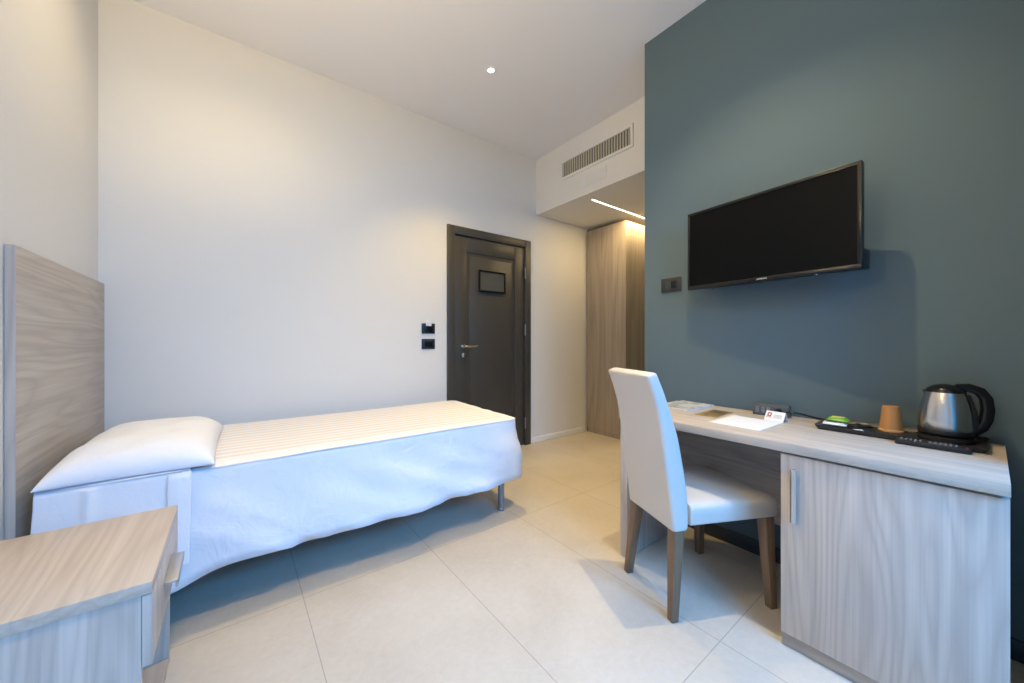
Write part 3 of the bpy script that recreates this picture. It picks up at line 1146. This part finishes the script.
# spout towards +Y
bm = bmesh.new()
secs = []
for q, (yy, z, ww, hh_) in enumerate(((0.036, 0.168, 0.018, 0.014), (0.048, 0.172, 0.014, 0.011), (0.056, 0.177, 0.009, 0.006))):
    secs.append([(ww * math.cos(2 * PI * k / 14), yy, z + hh_ * math.sin(2 * PI * k / 14)) for k in range(14)])
loft(bm, secs)
obj('spout', bm, M['black'], t, 60)
# handle towards -Y, a broad D shape
ha = math.radians(-72)
ca, sa = math.cos(ha), math.sin(ha)
bm = bmesh.new()
path = [(0.028, 0.196), (0.056, 0.197), (0.082, 0.186), (0.097, 0.160), (0.101, 0.122), (0.097, 0.085), (0.086, 0.056), (0.064, 0.032)]
secs = []
for k, (r, z) in enumerate(path):
    a = Vector(path[max(0, k - 1)])
    b = Vector(path[min(len(path) - 1, k + 1)])
    dd = (b - a).normalized()
    nn = Vector((-dd.y, dd.x))
    tw = 0.015 if 0 < k < 7 else 0.012
    sec = []
    for (p, q) in rrect(tw, 0.015, 0.007, 3):
        rr2, zz = r + nn.x * p, z + nn.y * p
        sec.append((rr2 * ca - q * sa, rr2 * sa + q * ca, zz))
    secs.append(sec)
loft(bm, secs)
obj('handle', bm, M['gloss_black'], t, 60)
bm = bmesh.new()
secs = []
for (r, z, wd) in ((0.062, 0.040, 0.026), (0.0655, 0.08, 0.024), (0.061, 0.115, 0.022), (0.055, 0.145, 0.020), (0.047, 0.172, 0.020)):
    secs.append([((r + p) * ca - q * sa, (r + p) * sa + q * ca, z) for p, q in rrect(0.010, wd, 0.005, 3)])
loft(bm, secs)
obj('handle_mount', bm, M['black'], t, 60)

# cup, upside down
t = thing('paper_cup', 'brown cardboard cup standing upside down on the tray', 'cup', (2.12, 0.243, TZ), 0)
bm = bmesh.new()
lathe(bm, [(0.0345, 0.010), (0.0245, 0.102), (0.0235, 0.102), (0.022, 0.094), (0, 0.094)], 32)
lathe(bm, [(0.033, 0.010), (0.022, 0.094)], 32)
obj('cup_wall', bm, M['cup'], t, 50)
bm = bmesh.new()
lathe(bm, [(0.0335, 0.0), (0.0375, 0.0005), (0.0385, 0.004), (0.037, 0.009), (0.0335, 0.0105), (0.0335, 0.0)], 32)
obj('rolled_rim', bm, M['brown_rim'], t, 50)

# sachets
def sachet(name, label, loc, rz, lx, ly, hz, material, group=None, stripe=None):
    t = thing(name, label, 'sachet', loc, rz, 'sachets on the serving tray')
    bm = bmesh.new()
    N = 10
    top = [[None] * (N + 1) for _ in range(N + 1)]
    bot = [[None] * (N + 1) for _ in range(N + 1)]
    for i in range(N + 1):
        for j in range(N + 1):
            a, b = -1 + 2 * i / N, -1 + 2 * j / N
            p = (max(0, 1 - abs(a) ** 3) * max(0, 1 - abs(b) ** 4)) ** 0.6
            top[i][j] = bm.verts.new((lx * a, ly * b, hz * 0.35 + hz * 0.65 * p))
            bot[i][j] = top[i][j] if (i in (0, N) or j in (0, N)) else bm.verts.new((lx * a, ly * b, hz * 0.35 * (1 - min(1, 2 * p))))
    for i in range(N):
        for j in range(N):
            bm.faces.new((top[i][j], top[i + 1][j], top[i + 1][j + 1], top[i][j + 1]))
            bm.faces.new((bot[i][j], bot[i][j + 1], bot[i + 1][j + 1], bot[i + 1][j]))
    obj('wrapper', bm, material, t, 60)
    if stripe:
        bm = bmesh.new()
        box(bm, -lx * 0.55, lx * 0.55, -ly * 0.6, ly * 0.6, hz * 0.80, hz * 1.03, 0.0006)
        obj('printed_label', bm, stripe, t)
    return t


sachet('coffee_sachet', 'white and dark sachet lying under the green tea sachet', (2.085, 0.412, TZ), 0.1, 0.034, 0.042, 0.014, M['paper'], stripe=M['ink'])
sachet('tea_sachet', 'green and yellow tea sachet lying on top at the left of the tray', (2.102, 0.402, TZ + 0.0145), 0.0, 0.030, 0.036, 0.019, M['green'], stripe=M['yellow'])
sachet('coffee_sachet', 'dark sachet with a small white label between tea and cup', (2.07, 0.343, TZ), -0.3, 0.026, 0.020, 0.010, M['black'], stripe=None)
t = sachet('sugar_sachet', 'tiny white sugar sachet lying in front of the cup', (2.025, 0.325, TZ), 0.4, 0.010, 0.016, 0.005, M['paper'])
sachet('coffee_sachet', 'dark sachet with white print lying behind the cup', (2.14, 0.325, TZ), 0.5, 0.028, 0.022, 0.012, M['black'], stripe=M['ink'])

# remote control leaning along the tray's front edge
rc = thing('remote_control', 'black remote control lying along the front rim of the tray', 'remote', (1.925, 0.122, DT), math.radians(1.0))
bm = bmesh.new()
box(bm, -0.0205, 0.0205, -0.088, 0.088, 0.0005, 0.019, 0.005)
obj('case', bm, M['black'], rc, 40)
bm = bmesh.new()
for k in range(12):
    for c in range(3):
        x, y = -0.011 + 0.011 * c, 0.072 - 0.0115 * k
        if k == 5:
            continue
        box(bm, x - 0.0032, x + 0.0032, y - 0.0028, y + 0.0028, 0.0188, 0.0205, 0.0008)
obj('buttons', bm, mat('grey_rubber', (0.22, 0.22, 0.23), 0.6), rc, 40)
bm = bmesh.new()
tube(bm, [(-0.010, -0.077, 0.0188), (-0.010, -0.077, 0.0206)], 0.0042, 12)
o = obj('power_button', bm, M['red'], rc, 40)
o['label'] = 'red power button'
